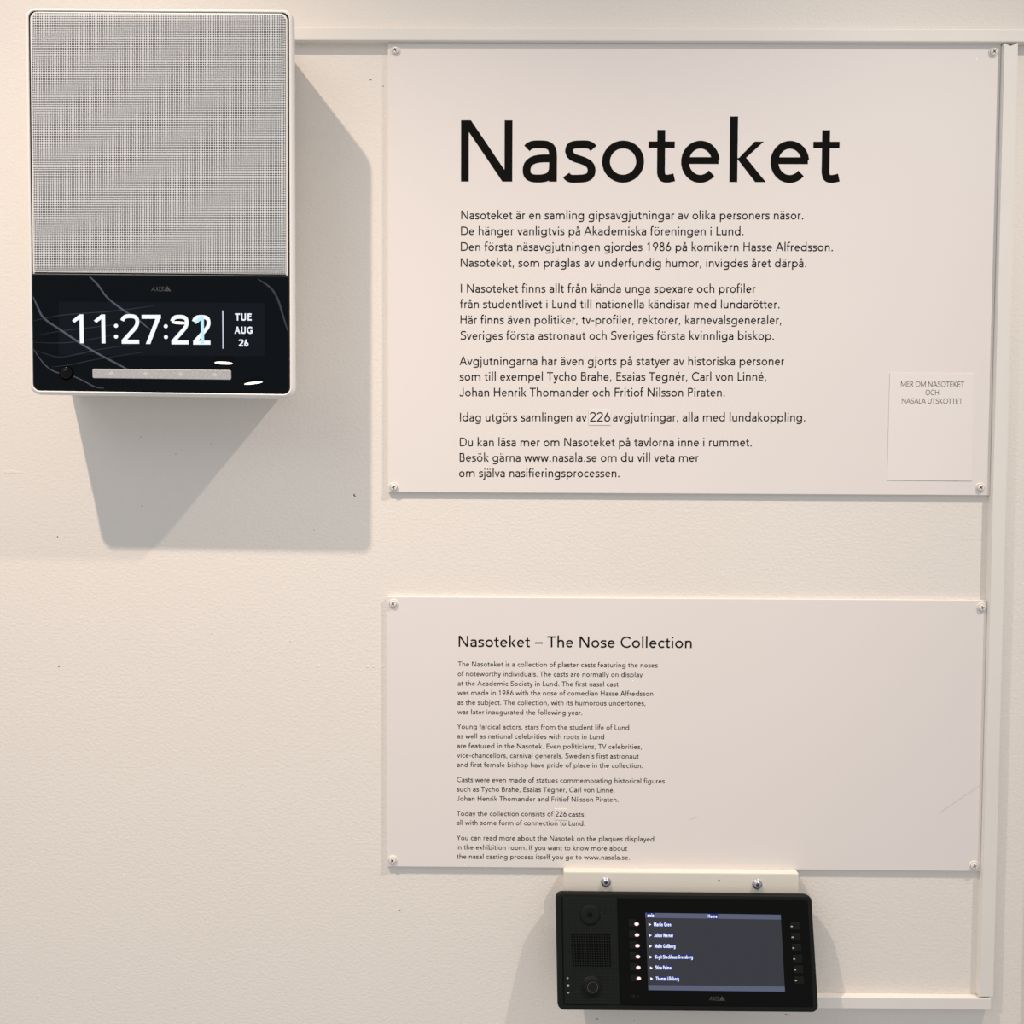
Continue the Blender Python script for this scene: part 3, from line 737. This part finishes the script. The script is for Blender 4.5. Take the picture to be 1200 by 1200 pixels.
# screen
SQ = [(756.3, 1069.7), (914.8, 1072.0), (919.8, 1162.0), (759.8, 1160.2)]
scr = slab('screen', CP, SQ, .15 * S, .2 * S, SCR, con); scr['_o'] = con['_o']
def strip_q(v0, v1): return [bil(SQ, 0, v0), bil(SQ, 1, v0), bil(SQ, 1, v1), bil(SQ, 0, v1)]
slab('title_bar', CP, strip_q(0, .063), .2 * S, .25 * S, SCR_BAR, scr); slab('status_bar', CP, strip_q(.935, 1), .2 * S, .25 * S, SCR_BAR, scr)
names = [('Martin Gren', 766.2, 1085.3, 786.3), ('Johan Werner', 766.4, 1098, 788.8), ('Malin Gullberg', 767.2, 1110.7, 791.4), ('Birgit Stockhaus Grensberg', 767.4, 1123.3, 811.8), ('Stina Palmer', 768, 1135.8, 787.6), ('Thomas Lilleborg', 768.6, 1148.8, 795.6)]
for t_, x0, y, x1 in names + [('axis', 758.4, 1074.6, 766.6), ('Home', 829.5, 1075.6, 840.6)]:
    slab('text_glow', CP, rrect([(x0 - .8, y - 4.9), (x1 + .8, y - 4.8), (x1 + .8, y + 1.1), (x0 - .8, y + .9)], .8, 2), .2 * S, .28 * S, HALO, scr)
textobj('screen_text', CP, [(t_, x0, y, x1, y + .15) for t_, x0, y, x1 in names] + [('axis', 758.6, 1074.6, 766.4, 1074.7), ('Home', 829.7, 1075.6, 840.4, 1075.8)], SCR_TXT, scr, 150, 5.6, lift=.33 * S)
bm = bmesh.new()
for k in range(6):
    x = 761.6 + k * .42; y = 1083.4 + k * 12.72
    bm.faces.new([bm.verts.new(CP.at(a_, b_, .3 * S)) for a_, b_ in ((x - 1.5, y - 1.8), (x + 1.6, y), (x - 1.5, y + 1.8))])
finish(bm, 'list_markers', SCR_TXT, scr)
logo(con, CP, 831, 1172.3, 849.6, 6.0, .3 * S)
slab('sensor', CP, ring(742.3, 1167.3, 2.2, 12), .15 * S, .3 * S, BUTTON, con); slab('sensor', CP, ring(747.8, 1167.6, 1.2, 10), .15 * S, .3 * S, BUTTON, con)

# ------------------------------------------------------------------ what the black glass mirrors: lamps, and glowing cords added to make the streaks
LAMP = mat('lamp_face', (.8, .8, .8), .5, .2, (1.0, .88, .74), 170)
def mirror(px, py):
    P = D9.at(px, py); d = (P - CAM).normalized(); return P, d - 2 * d.dot(D9.n) * D9.n
for k, (px, py, rpx, lb_) in enumerate(((262, 425.5, 9.5, 'round ceiling lamp, middle of the row across the room'), (297, 449, 10, 'round ceiling lamp, lowest reflected in the black glass'), (210, 378.5, 7.5, 'round ceiling lamp, highest reflected in the black glass'))):
    P, d = mirror(px, py); t = (2.45 - P.z) / d.z; c = P + d * t; rad = rpx / F * ((P - CAM).length + t)
    th = thing('ceiling_lamp', lb_, 'lamp', c)
    tilt = Matrix.Rotation(math.radians((0, -9, 0)[k]), 3, 'Y') @ Matrix.Rotation(math.radians((3.2, 0, 2)[k]), 3, 'X')
    bm = bmesh.new(); bmesh.ops.create_circle(bm, cap_ends=True, segments=28, radius=rad); bmesh.ops.rotate(bm, cent=(0, 0, 0), matrix=tilt, verts=bm.verts); bmesh.ops.translate(bm, vec=c, verts=bm.verts); finish(bm, 'lamp_face', LAMP, th)
    bm = bmesh.new(); bmesh.ops.create_cone(bm, cap_ends=True, segments=28, radius1=rad * 1.12, radius2=rad * 1.12, depth=.05); bmesh.ops.translate(bm, vec=(0, 0, .027), verts=bm.verts); bmesh.ops.rotate(bm, cent=(0, 0, 0), matrix=tilt, verts=bm.verts); bmesh.ops.translate(bm, vec=c, verts=bm.verts); finish(bm, 'lamp_rim', TRIM, th)
def cord(pts, wpx, st, label):  # unseen emitting strand, added so the glass shows a bright streak
    m = mat('streak_glow', (.6, .6, .65), .5, .2, (.78, .80, 1.0), st * 2.4)
    cu = bpy.data.curves.new('streak_cord', 'CURVE'); cu.dimensions = '3D'; sp = cu.splines.new('NURBS'); sp.points.add(len(pts) - 1); sp.order_u = 3; sp.use_endpoint_u = True
    D_ = 1.5 + .13 * len([o for o in bpy.data.objects if o.name.startswith('streak_cord')])
    for q, (px, py) in zip(sp.points, pts):
        P, d = mirror(px, py); c = P + d * D_; q.co = (*c, 1)
    cu.bevel_depth = wpx / 2 / F * (D_ + .75); cu.bevel_resolution = 1; cu.materials.append(m)
    for q in range(len(pts)): sp.points[q].radius = .35 if q in (0, len(pts) - 1) else 1
    o = bpy.data.objects.new('streak_cord', cu); col.objects.link(o); bpy.context.view_layer.update()
    me = bpy.data.meshes.new_from_object(o.evaluated_get(bpy.context.evaluated_depsgraph_get())); bpy.data.objects.remove(o)
    o = bpy.data.objects.new('streak_cord', me); col.objects.link(o); o['label'] = label; o['category'] = 'cord'
cord([(103, 322), (110, 329), (116, 335), (123.5, 347), (134, 356), (152, 368.5), (164, 376), (176, 386.5)], 2.0, 3.6, 'added glowing cord, streak mirrored from the upper edge of the black glass')
cord([(38, 346), (44.7, 361), (50, 373), (71, 386.5), (95, 403), (119, 417), (147.5, 431.5), (168, 443.5)], 2.0, 3.8, 'added glowing cord, streak mirrored from the left edge to the light bar')
cord([(38, 407), (48.5, 424), (60.5, 434.5), (72, 438), (86, 440.5), (101, 448), (113, 454.7), (122, 455)], 1.3, 3.4, 'added glowing cord, streak mirrored behind the camera dome')
cord([(302, 327), (314, 334), (321, 341.5), (327, 353.5), (331.5, 370), (339, 393)], 2.3, 2.2, 'added glowing cord, streak mirrored at the right edge of the black glass')
for k, (p_, l_) in enumerate((([(39, 376), (60, 371), (83, 368), (125, 365.5), (155, 362), (180, 358.5)], 'topmost of the added faint glowing cords across the room'),
           ([(42, 393), (77, 386.5), (113, 383.5), (149, 378)], 'second of the added faint glowing cords from the top'),
           ([(39, 401), (68, 403), (104, 398.5), (134, 392)], 'third of the added faint glowing cords from the top'),
           ([(40, 410), (52, 414), (68, 419.5), (92, 415), (116, 409), (154, 404)], 'fourth of the added faint glowing cords from the top'),
           ([(60, 430), (80, 428.5), (110, 421), (166, 413)], 'lowest of the added faint glowing cords across the room'))):
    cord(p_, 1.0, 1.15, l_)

for o in bpy.data.objects:
    if '_o' in o.keys(): del o['_o']
